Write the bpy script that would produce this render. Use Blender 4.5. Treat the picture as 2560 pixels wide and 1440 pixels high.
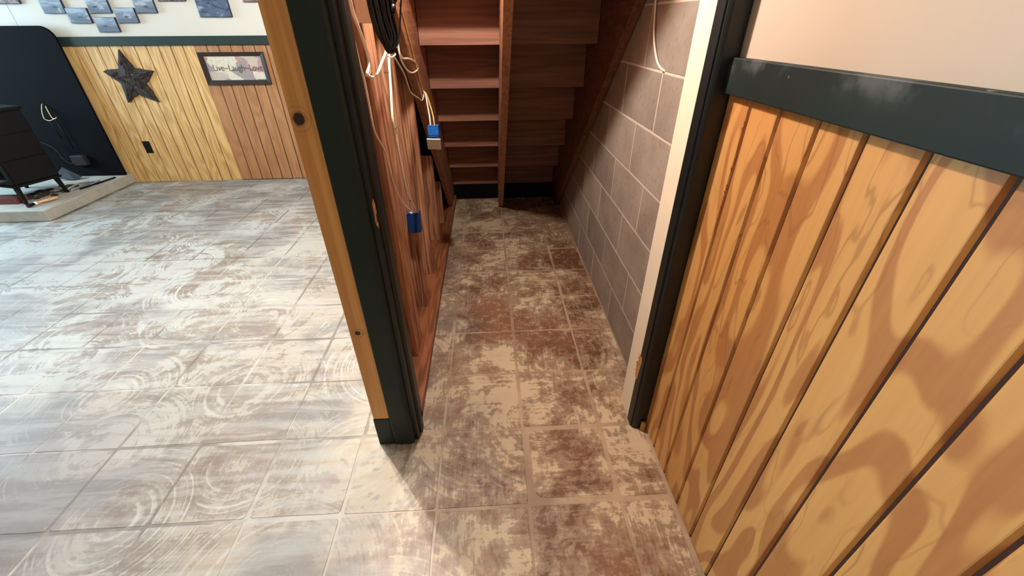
import bpy, bmesh, math, random
from mathutils import Matrix, Vector
random.seed(7)
S = bpy.context.scene
for o in list(bpy.data.objects):
    bpy.data.objects.remove(o)
COL = S.collection

# ------------------------------------------------------------------ camera
cam = bpy.data.cameras.new('camera')
cam.sensor_width = 36.0
cam.lens = 36.0 * 1029.365 / 2560.0
cam.clip_start = 0.02
camo = bpy.data.objects.new('camera', cam)
COL.objects.link(camo)
r = Vector((0.9983477, -0.0572509, -0.0049129))
d = Vector((-0.0349994, -0.5380543, -0.8421833))
f = Vector((0.0455724, 0.8409637, -0.5391690))
camo.matrix_world = Matrix(((r.x, -d.x, -f.x, 0), (r.y, -d.y, -f.y, 0), (r.z, -d.z, -f.z, 1.33556), (0, 0, 0, 1)))
S.camera = camo

# ------------------------------------------------------------------ world, lights, exposure
S.view_settings.view_transform = 'Standard'
S.view_settings.look = 'None'
S.view_settings.exposure = 0.0
S.view_settings.gamma = 1.0
S.view_settings.use_curve_mapping = False
W = bpy.data.worlds.new('world')
S.world = W
W.use_nodes = True
W.node_tree.nodes['Background'].inputs[0].default_value = (0.55, 0.75, 1.0, 1)
W.node_tree.nodes['Background'].inputs[1].default_value = 0.6

def light(name, kind, loc, power, color, rot=(0, 0, 0), **kw):
    l = bpy.data.lights.new(name, kind)
    l.energy = power
    l.color = color
    for k, v in kw.items():
        setattr(l, k, v)
    o = bpy.data.objects.new(name, l)
    o.location = loc
    o.rotation_euler = rot
    COL.objects.link(o)
    return o

WARM = (1.0, 0.66, 0.40)
light('closet_bulb', 'POINT', (-0.20, 1.45, 1.90), 80.0, (1.0, 0.93, 0.84), shadow_soft_size=0.035)
light('room_lamp', 'POINT', (-1.02, 1.80, 2.26), 190, (1.0, 0.98, 0.95), shadow_soft_size=0.015)
light('room_lamp', 'POINT', (-0.93, 1.80, 2.26), 118, (1.0, 0.98, 0.95), shadow_soft_size=0.015)
light('far_wall_fill', 'SPOT', (-4.7, 2.7, 2.34), 12, (1.0, 0.95, 0.86), rot=(math.radians(58), 0, math.radians(-42)), shadow_soft_size=0.05, spot_size=math.radians(115), spot_blend=0.8)  # added spot that brightens the far wall, no fixture behind it
light('hall_lamp', 'AREA', (0.1, -0.9, 2.36), 1.2, (1.0, 0.86, 0.70), shape='DISK', size=0.35)
light('window_daylight', 'AREA', (-6.06, 3.3, 1.55), 230, (0.52, 0.80, 1.0), rot=(0, math.radians(-90), 0), shape='RECTANGLE', size=1.1, size_y=1.7)

# ------------------------------------------------------------------ material helper
class N:
    def __init__(s, name):
        s.m = bpy.data.materials.new(name)
        s.m.use_nodes = True
        s.t = s.m.node_tree
        s.b = s.t.nodes['Principled BSDF']
        s.g = s.t.nodes.new('ShaderNodeNewGeometry').outputs['Position']
    def n(s, typ, **kw):
        n = s.t.nodes.new(typ)
        for k, v in kw.items():
            setattr(n, k, v)
        return n
    def put(s, sock, v):
        if hasattr(v, 'is_output') or hasattr(v, 'links'):
            s.t.links.new(v, sock)
        else:
            if sock.type == 'RGBA' and len(v) == 3:
                v = (*v, 1)
            sock.default_value = v
    def math(s, op, a, b=0.0, c=0.0, clamp=False):
        n = s.n('ShaderNodeMath', operation=op, use_clamp=clamp)
        s.put(n.inputs[0], a); s.put(n.inputs[1], b); s.put(n.inputs[2], c)
        return n.outputs[0]
    def vmul(s, v, k, off=(0, 0, 0)):
        n = s.n('ShaderNodeVectorMath', operation='MULTIPLY_ADD')
        s.put(n.inputs[0], v); n.inputs[1].default_value = k; n.inputs[2].default_value = off
        return n.outputs[0]
    def noise(s, v, scale, detail=4, rough=0.55, dist=0.0, out='Fac'):
        n = s.n('ShaderNodeTexNoise')
        s.put(n.inputs['Vector'], v)
        n.inputs['Scale'].default_value = scale
        n.inputs['Detail'].default_value = detail
        n.inputs['Roughness'].default_value = rough
        n.inputs['Distortion'].default_value = dist
        return n.outputs[out]
    def ramp(s, x, a, b, lo=0.0, hi=1.0, smooth=True):
        n = s.n('ShaderNodeMapRange')
        if smooth:
            n.interpolation_type = 'SMOOTHSTEP'
        s.put(n.inputs[0], x)
        for i, v in zip((1, 2, 3, 4), (a, b, lo, hi)):
            s.put(n.inputs[i], v)
        return n.outputs[0]
    def mix(s, fac, a, b, mode='MIX'):
        n = s.n('ShaderNodeMix', data_type='RGBA', blend_type=mode)
        s.put(n.inputs[0], fac); s.put(n.inputs[6], a); s.put(n.inputs[7], b)
        return n.outputs[2]
    def sep(s, v):
        n = s.n('ShaderNodeSeparateXYZ'); s.put(n.inputs[0], v)
        return n.outputs
    def obj_co(s):
        return s.n('ShaderNodeTexCoord').outputs['Object']
    def rnd(s):
        return s.n('ShaderNodeObjectInfo').outputs['Random']
    def done(s, col, rough=0.6, bump=None, bstr=0.3, bdist=0.002, metal=0.0, spec=None):
        s.put(s.b.inputs['Base Color'], col)
        s.put(s.b.inputs['Roughness'], rough)
        s.b.inputs['Metallic'].default_value = metal
        if spec is not None:
            s.b.inputs['Specular IOR Level'].default_value = spec
        if bump is not None:
            n = s.n('ShaderNodeBump')
            n.inputs['Strength'].default_value = bstr
            n.inputs['Distance'].default_value = bdist
            s.put(n.inputs['Height'], bump)
            s.t.links.new(n.outputs[0], s.b.inputs['Normal'])
        return s.m

def lin(r, g, b):
    def c(x):
        x /= 255.0
        return x / 12.92 if x <= 0.04045 else ((x + 0.055) / 1.055) ** 2.4
    return (c(r), c(g), c(b))

def paint(name, rgb, rough=0.5, var=0.12, scale=6, bstr=0.08, metal=0.0, spec=None):
    k = N(name)
    n1 = k.noise(k.g, scale, 5, 0.6)
    n2 = k.noise(k.g, scale * 25, 3, 0.6)
    f = k.math('MULTIPLY_ADD', n1, 0.8, k.math('MULTIPLY', n2, 0.2))
    c = k.mix(k.ramp(f, 0.3, 0.7), tuple(x * (1 - var) for x in rgb), tuple(min(1, x * (1 + var)) for x in rgb))
    return k.done(c, rough, k.noise(k.g, scale * 40, 2), bstr, 0.001, metal, spec)

def wood(name, dark, light_, axis=2, fig=5.0, along=0.9, rings=9.0, contrast=1.0, knots=(), rough=0.42, third=None, grainmix=0.35, bstr=0.15, sharp=(0.08, 0.42), lines=0.0):
    """plain sliced figure: contour lines of a stretched noise, plus fine grain"""
    k = N(name)
    sc = [fig, fig, fig]; sc[axis] = along
    p = k.vmul(k.g, tuple(sc))
    n = k.noise(p, 1.0, 2, 0.45, 0.25)
    w = k.math('MULTIPLY', n, rings)
    tri = k.math('PINGPONG', w, 0.5)
    a = k.ramp(tri, *sharp)
    sc2 = [90, 90, 90]; sc2[axis] = 3.0
    g = k.noise(k.vmul(k.g, tuple(sc2)), 1.0, 4, 0.6)
    sc3 = [14, 14, 14]; sc3[axis] = 1.6
    g3 = k.noise(k.vmul(k.g, tuple(sc3), (3, 5, 1)), 1.0, 3, 0.6)
    a = k.math('ADD', k.math('MULTIPLY', a, 1 - grainmix), k.math('MULTIPLY', k.ramp(g, 0.3, 0.7), grainmix))
    a = k.math('MULTIPLY_ADD', k.math('SUBTRACT', g3, 0.5), 0.5, a, clamp=True)
    if contrast != 1.0:
        a = k.math('MULTIPLY_ADD', k.math('SUBTRACT', a, 0.5), contrast, 0.5, clamp=True)
    c = k.mix(a, dark, light_)
    if lines:
        n_b = k.noise(p, 1.7, 3, 0.5, 0.3)
        tl = k.math('PINGPONG', k.math('MULTIPLY_ADD', n_b, 7.0, w), 0.5)
        lm_ = k.math('MULTIPLY', k.ramp(tl, 0.0, 0.11, 1, 0), k.ramp(k.noise(p, 0.8, 2), 0.42, 0.58))
        c = k.mix(k.math('MULTIPLY', lm_, lines), c, tuple(x * 0.72 for x in dark))
    if third:
        c = k.mix(k.ramp(k.noise(k.g, 2.3, 3), 0.5, 0.72, 0, 0.6), c, third)
    for (kx, ky, kz, rr) in knots:
        v = k.n('ShaderNodeVectorMath', operation='SUBTRACT')
        k.put(v.inputs[0], k.g); v.inputs[1].default_value = (kx, ky, kz)
        q = k.vmul(v.outputs[0], (1, 0, 1.0))
        l = k.n('ShaderNodeVectorMath', operation='LENGTH')
        k.put(l.inputs[0], q)
        dd = k.math('MULTIPLY_ADD', k.math('SUBTRACT', k.noise(k.g, 60, 3), 0.5), rr * 0.7, l.outputs['Value'])
        ring = k.math('PINGPONG', k.math('MULTIPLY', dd, 90), 0.5)
        c = k.mix(k.math('MULTIPLY', k.ramp(dd, rr, rr * 3.2, 1, 0), k.math('MULTIPLY', ring, 1.1)), c, tuple(x * 0.5 for x in dark))
        c = k.mix(k.ramp(dd, rr * 0.75, rr * 1.1, 1, 0), c, lin(48, 22, 10))
    rough_s = k.math('MULTIPLY_ADD', g, 0.15, rough)
    return k.done(c, rough_s, g, bstr, 0.0006)

# ---- floor: ground and mastic residue left on the slab in tile squares
def floor_mat(name, joint=False):
    k = N(name)
    P = k.g
    xyz = k.sep(P)
    nb = k.noise(P, 1.3, 4, 0.6)
    n1 = k.noise(P, 3.1, 9, 0.68, 0.4)
    n2 = k.noise(P, 14.0, 12, 0.76, 0.25)
    n3 = k.noise(k.vmul(P, (1, 1, 1), (7, 3, 0)), 2.2, 6, 0.6)
    nf = k.noise(P, 60.0, 6, 0.75)
    # trowel sweeps: arcs around wandering centres
    vo = k.n('ShaderNodeTexVoronoi', feature='F1')
    k.put(vo.inputs['Vector'], P); vo.inputs['Scale'].default_value = 2.1
    dv = k.n('ShaderNodeVectorMath', operation='DISTANCE')
    k.put(dv.inputs[0], P); k.put(dv.inputs[1], vo.outputs['Position'])
    cx = k.n('ShaderNodeCombineXYZ')
    k.put(cx.inputs[0], k.math('MULTIPLY_ADD', dv.outputs['Value'], 120.0, k.math('MULTIPLY', k.noise(P, 3.0, 1, 0.4), 5.0)))
    k.put(cx.inputs[1], k.math('MULTIPLY', k.sep(vo.outputs['Position'])[0], 13.0))
    k.put(cx.inputs[2], k.math('MULTIPLY', n3, 2.0))
    arc = k.noise(cx.outputs[0], 1.0, 1, 0.5)
    gate = k.math('MULTIPLY', k.ramp(k.noise(P, 2.4, 3, 0.6), 0.48, 0.60), k.ramp(k.noise(P, 38.0, 5, 0.7), 0.38, 0.55))
    # scratches along x and along y
    sx = k.noise(k.vmul(P, (5, 75, 1)), 1.0, 5, 0.65, 0.6)
    sy = k.noise(k.vmul(P, (110, 9, 1)), 1.0, 4, 0.65, 0.4)
    sel = k.ramp(nb, 0.45, 0.55)
    scr = k.math('ADD', k.math('MULTIPLY', sx, sel), k.math('MULTIPLY', sy, k.math('SUBTRACT', 1.0, sel)))
    # closet floor browner, room floor greyer and darker: lamp balance put into the colour
    room = k.ramp(k.math('MULTIPLY_ADD', k.math('SUBTRACT', n3, 0.5), 0.6, k.math('MULTIPLY_ADD', xyz[1], 0.10, xyz[0])), 0.30, -0.70)
    far = k.ramp(xyz[0], -0.8, -2.2)
    a = k.math('MULTIPLY_ADD', n1, 0.52, k.math('MULTIPLY', n2, 0.40))
    a = k.math('MULTIPLY_ADD', arc, k.math('MULTIPLY_ADD', room, 0.12, 0.08), a)
    a = k.math('MULTIPLY_ADD', scr, 0.17, a)
    a = k.math('MULTIPLY_ADD', k.math('SUBTRACT', nb, 0.5), 0.30, a)
    a = k.math('MULTIPLY_ADD', room, -0.018, a)
    def blob(cx_, cy_, rad, amt):
        v = k.n('ShaderNodeVectorMath', operation='DISTANCE')
        k.put(v.inputs[0], P); v.inputs[1].default_value = (cx_, cy_, 0)
        return k.ramp(v.outputs['Value'], 0.0, rad, amt * 0.65, 0.0)
    for b_ in ((0.12, 1.30, 0.34, 0.085), (-0.2, 0.50, 0.35, 0.03), (0.16, 0.20, 0.25, 0.05), (-0.2, 3.2, 0.4, 0.05), (0.45, 2.2, 0.2, 0.05),
               (0.32, 0.90, 0.26, -0.035), (0.0, 1.75, 0.40, -0.04), (0.25, 2.35, 0.45, -0.05), (0.30, 1.66, 0.35, -0.06), (-0.17, 1.36, 0.14, -0.10),
               (-0.05, 0.9, 0.2, -0.03), (-0.2, 2.1, 0.3, -0.05), (-1.55, 0.80, 0.75, -0.10), (-1.9, 1.35, 0.6, -0.07), (-0.95, 1.05, 0.22, -0.07), (-0.68, 1.10, 0.30, 0.08), (-0.55, 0.45, 0.35, 0.05),
               (-0.62, 1.75, 0.5, 0.05), (-2.9, 2.5, 0.9, 0.06), (-1.9, 3.9, 1.1, -0.05), (-3.0, 4.1, 0.7, -0.06)):
        a = k.math('ADD', a, blob(*b_))
    mask = k.ramp(a, 0.600, 0.636)
    thin = k.ramp(a, 0.515, 0.60)
    brown = k.mix(k.ramp(n3, 0.35, 0.62), lin(106, 70, 49), lin(144, 102, 74))
    greyb = k.mix(k.ramp(n3, 0.35, 0.65), lin(104, 89, 78), lin(112, 107, 102))
    brown = k.mix(k.math('MULTIPLY', room, 0.9), brown, greyb)
    tan = k.mix(room, lin(164, 138, 112), lin(118, 109, 100))
    cream = k.mix(room, lin(216, 194, 160), lin(156, 148, 136))
    grey = k.mix(far, cream, lin(170, 175, 175))  # cool window sheen of the far left floor put into the residue colour
    c = k.mix(thin, brown, tan)
    c = k.mix(k.math('MULTIPLY', mask, k.math('MULTIPLY_ADD', room, -0.22, 0.92)), c, grey)
    c = k.mix(k.math('MULTIPLY', k.ramp(k.noise(P, 24.0, 9, 0.75), 0.50, 0.64), 0.42), c, cream)
    c = k.mix(k.ramp(k.noise(P, 2.6, 3, 0.6), 0.56, 0.70, 0, 0.30), c, k.mix(room, lin(176, 138, 92), lin(150, 132, 106)))
    c = k.mix(k.ramp(nf, 0.64, 0.70, 0, 0.6), c, lin(222, 210, 192))
    c = k.mix(k.ramp(k.noise(P, 34.0, 4, 0.7), 0.70, 0.74, 0, 0.6), c, lin(80, 60, 46))
    c = k.mix(k.ramp(nf, 0.33, 0.42, 0.25, 0), c, lin(80, 68, 58))
    gz = k.ramp(k.noise(k.vmul(P, (1, 1, 1), (2, 9, 0)), 1.7, 4, 0.55), 0.50, 0.60)
    c = k.mix(k.math('MULTIPLY', gz, k.math('MULTIPLY', room, 0.75)), c, lin(104, 101, 100))
    # long grey and white strokes across the open room
    st1 = k.noise(k.vmul(P, (2.6, 20, 1), (4, 1, 0)), 1.0, 6, 0.62, 0.5)
    c = k.mix(k.math('MULTIPLY', k.ramp(st1, 0.42, 0.62), k.math('MULTIPLY', room, 0.45)), c, lin(158, 158, 154))
    c = k.mix(k.math('MULTIPLY', k.ramp(st1, 0.48, 0.30), k.math('MULTIPLY', room, 0.32)), c, lin(100, 96, 92))
    # trowelled white sweeps
    c = k.mix(k.math('MULTIPLY', k.ramp(arc, 0.54, 0.64), k.math('MULTIPLY', gate, k.math('MULTIPLY_ADD', room, 0.26, 0.10))), c, lin(186, 183, 176))
    # broad patch of darker grey on the near left floor
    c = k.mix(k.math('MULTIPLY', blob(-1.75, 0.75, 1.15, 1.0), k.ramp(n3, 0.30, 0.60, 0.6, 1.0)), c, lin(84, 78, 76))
    if joint:
        jc = k.mix(room, lin(190, 164, 136), lin(160, 156, 150))
        jd = k.mix(room, lin(160, 134, 108), lin(86, 79, 72))
        jj = k.mix(k.ramp(k.noise(P, 1.9, 4, 0.6), 0.44, 0.56), jc, jd)
        c = k.mix(k.math('MULTIPLY_ADD', room, -0.10, 0.82), c, jj)
    rough = k.math('MULTIPLY_ADD', mask, 0.12, 0.50)
    h = k.math('MULTIPLY_ADD', a, 1.0, k.math('MULTIPLY', nf, 0.15))
    return k.done(c, rough, h, 0.35, 0.004, spec=0.3)

M = {}
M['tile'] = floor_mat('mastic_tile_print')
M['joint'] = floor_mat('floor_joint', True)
M['green'] = paint('dark_green_paint', lin(29, 42, 39), 0.55, 0.10, 4, spec=0.25)
M['green_shaded'] = paint('shaded_green_paint', lin(17, 21, 20), 0.45, 0.10, 4)  # same green paint with the doorway's shade put into its colour
M['drywall'] = paint('peach_wall_paint', lin(192, 176, 156), 0.75, 0.02, 3)
M['white_wall'] = paint('cream_wall_paint', lin(186, 182, 172), 0.75, 0.02, 3)
M['ceil'] = paint('ceiling_paint', lin(190, 184, 174), 0.9, 0.02, 3)
M['white_jamb'] = paint('old_white_paint', lin(240, 226, 200), 0.5, 0.03, 9)
M['ply'] = wood('plywood_panel_wood', lin(172, 114, 62), lin(208, 156, 90), fig=5.0, along=1.25, rings=8.5, grainmix=0.16, third=lin(204, 140, 80), sharp=(0.17, 0.30), lines=0.55)
M['ply_groove'] = paint('panel_groove_stain', lin(70, 36, 14), 0.7, 0.2, 20)
M['oak_light'] = wood('yellow_oak_panel', lin(164, 124, 70), lin(206, 170, 112), fig=7, along=1.2, rings=10, grainmix=0.5)
M['oak_dark'] = wood('orange_oak_panel', lin(134, 92, 56), lin(160, 116, 76), fig=8, along=1.2, rings=9, grainmix=0.55)
M['groove'] = paint('dark_groove', lin(38, 22, 8), 0.7, 0.2, 20)
M['pine'] = wood('knotty_pine', lin(198, 140, 76), lin(222, 168, 98), fig=16, along=0.7, rings=5, grainmix=0.45,
                 knots=[(-0.427, 1.02, 1.157, 0.015), (-0.422, 1.02, 0.536, 0.009)])
M['stud'] = wood('rough_stud_wood', lin(112, 66, 44), lin(200, 142, 104), fig=26, along=1.4, rings=6, grainmix=0.5, rough=0.65, bstr=0.35)
M['plate'] = wood('old_plate_wood', lin(112, 62, 38), lin(160, 100, 62), axis=1, fig=16, along=2.0, rings=6, grainmix=0.4, rough=0.45)
M['stair'] = wood('stair_board_wood', lin(112, 68, 50), lin(144, 94, 70), axis=0, fig=10, along=0.8, rings=6, grainmix=0.5, rough=0.55)
M['stringer'] = wood('shaded_stringer_wood', lin(98, 58, 42), lin(128, 82, 60), axis=1, fig=14, along=3, rings=6, grainmix=0.5, rough=0.55)  # right stringer: its unlit look is darkened into the wood colour
M['stringer_lit'] = wood('lit_stringer_wood', lin(140, 92, 66), lin(176, 122, 90), axis=1, fig=14, along=3, rings=6, grainmix=0.5, rough=0.6)  # left and centre stringers: same wood with their lit look in the colour
M['kick'] = paint('near_black_board', lin(12, 9, 8), 0.9, 0.2, 12, spec=0.1)  # near-black colour of the board under the lowest riser
k = N('concrete_block')
nn = k.noise(k.g, 55, 6, 0.75); nl = k.noise(k.g, 5, 4, 0.6)
cc = k.mix(k.ramp(k.math('MULTIPLY_ADD', k.rnd(), 0.25, k.math('MULTIPLY', nl, 0.75)), 0.3, 0.7), lin(138, 124, 110), lin(164, 150, 136))
cc = k.mix(k.ramp(nn, 0.34, 0.46, 0.45, 0), cc, lin(96, 84, 74))
cc = k.mix(k.ramp(nn, 0.60, 0.70, 0, 0.3), cc, lin(190, 176, 160))
M['block'] = k.done(cc, 0.9, nn, 0.7, 0.003)
M['mortar'] = paint('mortar', lin(206, 192, 174), 0.9, 0.08, 30, 0.4)
M['black'] = paint('black_steel', lin(13, 13, 14), 0.62, 0.15, 8, spec=0.12)
M['blackp'] = paint('black_plastic', lin(9, 8, 8), 0.4, 0.1, 20, spec=0.3)
M['shield'] = paint('black_wall_shield', lin(7, 8, 11), 0.85, 0.08, 5, spec=0.08)
M['cement'] = paint('hearth_cement', lin(150, 146, 136), 0.85, 0.10, 14, 0.4)
M['blue'] = paint('blue_plastic_box', lin(32, 104, 190), 0.35, 0.05, 20)
M['navy'] = paint('dark_blue_plastic_box', lin(22, 58, 118), 0.4, 0.05, 20)
M['white_p'] = paint('white_plastic', lin(232, 224, 212), 0.4, 0.03, 20)
M['cream_p'] = paint('tan_metal_cover', lin(206, 168, 142), 0.5, 0.04, 20)
M['romex'] = paint('white_cable_jacket', lin(232, 216, 196), 0.4, 0.04, 20)
M['yellow'] = paint('yellow_cable_jacket', lin(206, 170, 92), 0.4, 0.04, 20)
M['brass'] = paint('worn_brass', lin(150, 132, 96), 0.45, 0.1, 30, metal=0.9)
M['steel'] = paint('bare_steel', lin(190, 190, 192), 0.3, 0.1, 30, metal=0.9)
M['greyp'] = paint('grey_plastic', lin(36, 36, 38), 0.6, 0.06, 20, spec=0.15)
M['handle'] = wood('turned_handle_wood', lin(176, 130, 88), lin(214, 172, 126), axis=0, fig=60, along=8, rings=3)
M['rawwood'] = paint('torn_raw_wood', lin(196, 140, 84), 0.8, 0.35, 160, 0.6)
M['twig'] = paint('dark_twig_bark', lin(40, 30, 25), 0.85, 0.85, 28, 0.6)
M['framew'] = paint('black_brown_frame', lin(38, 28, 26), 0.35, 0.1, 20)
M['canvas_edge'] = paint('navy_canvas_edge', lin(34, 42, 66), 0.7, 0.1, 20)
M['ink'] = paint('dark_ink', lin(52, 42, 42), 0.8, 0.05, 20)
M['bulbglass'] = paint('frosted_glass', lin(240, 236, 226), 0.3, 0.02, 20)
M['ash'] = paint('dark_clutter', lin(44, 33, 29), 0.9, 0.4, 50, 0.6)
M['firebrick'] = paint('sooty_red_brick', lin(92, 44, 36), 0.9, 0.3, 40, 0.5)

# printed seascape on the canvases
k = N('seascape_print')
oc = k.n('ShaderNodeTexCoord').outputs['Generated']
q = k.sep(oc)
wv = k.noise(k.vmul(k.g, (8, 8, 60)), 1.0, 4, 0.6)
big = k.noise(k.vmul(k.g, (9, 9, 16)), 1.0, 3, 0.6)
c = k.mix(k.ramp(q[2], 0.25, 0.85), lin(86, 96, 108), lin(134, 148, 162))
c = k.mix(k.ramp(wv, 0.42, 0.62, 0.55, 0), c, lin(58, 68, 84))
c = k.mix(k.ramp(big, 0.55, 0.66, 0, 0.6), c, lin(160, 168, 176))
dx = k.math('MULTIPLY', k.math('SUBTRACT', q[0], k.math('MULTIPLY_ADD', k.rnd(), 0.35, 0.3)), 3.2)
dz = k.math('MULTIPLY', k.math('SUBTRACT', q[2], 0.4), 7.0)
rr = k.math('SQRT', k.math('ADD', k.math('MULTIPLY', dx, dx), k.math('MULTIPLY', dz, dz)))
c = k.mix(k.ramp(k.math('MULTIPLY_ADD', k.noise(k.g, 60, 3), 0.4, rr), 0.45, 0.75, 0.85, 0), c, lin(20, 22, 30))
M['sea'] = k.done(c, 0.6)
k = N('storm_wave_print')
big = k.noise(k.vmul(k.g, (10, 10, 24)), 1.0, 6, 0.7, 0.8)
c = k.mix(k.ramp(big, 0.35, 0.5), lin(20, 24, 38), lin(60, 74, 98))
c = k.mix(k.ramp(big, 0.54, 0.66), c, lin(134, 146, 160))
M['storm'] = k.done(c, 0.6)
k = N('brown_family_print')
big = k.noise(k.vmul(k.g, (22, 22, 22)), 1.0, 5, 0.7, 0.8)
c = k.mix(k.ramp(big, 0.4, 0.6), lin(56, 34, 32), lin(120, 96, 86))
M['brownp'] = k.done(c, 0.6)
k = N('patchwork_print')
vo = k.n('ShaderNodeTexVoronoi', feature='F1', distance='CHEBYCHEV')
k.put(vo.inputs['Vector'], k.vmul(k.g, (9, 0, 11))); vo.inputs['Scale'].default_value = 1.0
vo.inputs['Randomness'].default_value = 0.75
h = k.sep(vo.outputs['Color'])
soft = k.noise(k.g, 40, 5, 0.7)
c = k.mix(k.ramp(h[0], 0.3, 0.35), lin(168, 160, 146), lin(188, 182, 166))
c = k.mix(k.ramp(h[1], 0.72, 0.74), c, lin(160, 120, 118))
c = k.mix(k.ramp(h[2], 0.76, 0.78), c, lin(130, 124, 126))
c = k.mix(k.ramp(soft, 0.45, 0.65, 0, 0.4), c, lin(146, 132, 124))
M['patch'] = k.done(c, 0.5)

# ------------------------------------------------------------------ geometry helpers
def box(bm, x0, x1, y0, y1, z0, z1, mat=None):
    vs = [bm.verts.new((x, y, z)) for z in (z0, z1) for y in (y0, y1) for x in (x0, x1)]
    if mat is not None:
        for v in vs:
            v.co = mat @ v.co
    for idx in ((0, 2, 3, 1), (4, 5, 7, 6), (0, 1, 5, 4), (2, 6, 7, 3), (0, 4, 6, 2), (1, 3, 7, 5)):
        bm.faces.new([vs[i] for i in idx])
    return vs

def prism(bm, pts, vec):
    """closed polygon pts (3D) extruded by vec"""
    a = [bm.verts.new(p) for p in pts]
    b = [bm.verts.new(Vector(p) + Vector(vec)) for p in pts]
    n = len(pts)
    bm.faces.new(a[::-1]); bm.faces.new(b)
    for i in range(n):
        bm.faces.new((a[i], a[(i + 1) % n], b[(i + 1) % n], b[i]))

def smooth_path(pts, per=6):
    P = [Vector(p) for p in pts]
    out = []
    for i in range(len(P) - 1):
        p0 = P[max(0, i - 1)]; p1 = P[i]; p2 = P[i + 1]; p3 = P[min(len(P) - 1, i + 2)]
        for j in range(per):
            t = j / per
            out.append(0.5 * ((2 * p1) + (p2 - p0) * t + (2 * p0 - 5 * p1 + 4 * p2 - p3) * t * t + (3 * p1 - p0 - 3 * p2 + p3) * t ** 3))
    out.append(P[-1])
    return out

def tube(bm, pts, r, seg=8, smooth=True, flat=1.0):
    P = smooth_path(pts) if smooth and len(pts) > 2 else [Vector(p) for p in pts]
    rings = []
    up = Vector((0, 0, 1))
    for i, p in enumerate(P):
        t = (P[min(i + 1, len(P) - 1)] - P[max(i - 1, 0)]).normalized()
        a = t.cross(up)
        if a.length < 0.1:
            a = t.cross(Vector((0, 1, 0)))
        if rings and a.dot(prev) < 0:
            a = -a
        a.normalize(); prev = a
        b = t.cross(a)
        rr = r(i / (len(P) - 1)) if callable(r) else r
        rings.append([bm.verts.new(p + a * math.cos(2 * math.pi * j / seg) * rr * flat + b * math.sin(2 * math.pi * j / seg) * rr) for j in range(seg)])
    for i in range(len(rings) - 1):
        for j in range(seg):
            fce = bm.faces.new((rings[i][j], rings[i][(j + 1) % seg], rings[i + 1][(j + 1) % seg], rings[i + 1][j]))
            fce.smooth = True
    bm.faces.new(rings[0][::-1]); bm.faces.new(rings[-1])

def obj(name, bm, mat, parent=None, bevel=0.0, seg=2):
    bmesh.ops.recalc_face_normals(bm, faces=bm.faces)
    me = bpy.data.meshes.new(name)
    bm.to_mesh(me); bm.free()
    me.materials.append(M[mat] if isinstance(mat, str) else mat)
    o = bpy.data.objects.new(name, me)
    COL.objects.link(o)
    if parent:
        o.parent = parent
        o.matrix_parent_inverse = parent.matrix_world.inverted() if parent.type != 'EMPTY' else Matrix.Translation(-parent.location)
    if bevel:
        b = o.modifiers.new('bevel', 'BEVEL')
        b.width = bevel; b.segments = seg; b.limit_method = 'ANGLE'
    return o

def bobj(name, mat, parent, x0, x1, y0, y1, z0, z1, bevel=0.0):
    bm = bmesh.new(); box(bm, x0, x1, y0, y1, z0, z1)
    return obj(name, bm, mat, parent, bevel)

def structure(o, label=None):
    o['kind'] = 'structure'
    if label:
        o['label'] = label
    return o

def tag(o, label, cat, group=None):
    o['label'] = label; o['category'] = cat
    if group:
        o['group'] = group
    return o

def empty(name, loc=(0, 0, 0)):
    o = bpy.data.objects.new(name, None)
    o.location = loc
    COL.objects.link(o)
    return o

# ------------------------------------------------------------------ measurements of the place
XW = 0.575      # panelled wall on the right
XB = 0.605      # block wall of the closet
YD = 1.02       # face of the door frame
YF = 4.335      # far wall of the room
CZ = 2.42       # ceiling
RAIL0, RAIL1 = 1.197, 1.271
XL, YN = -6.0, -3.0

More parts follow.
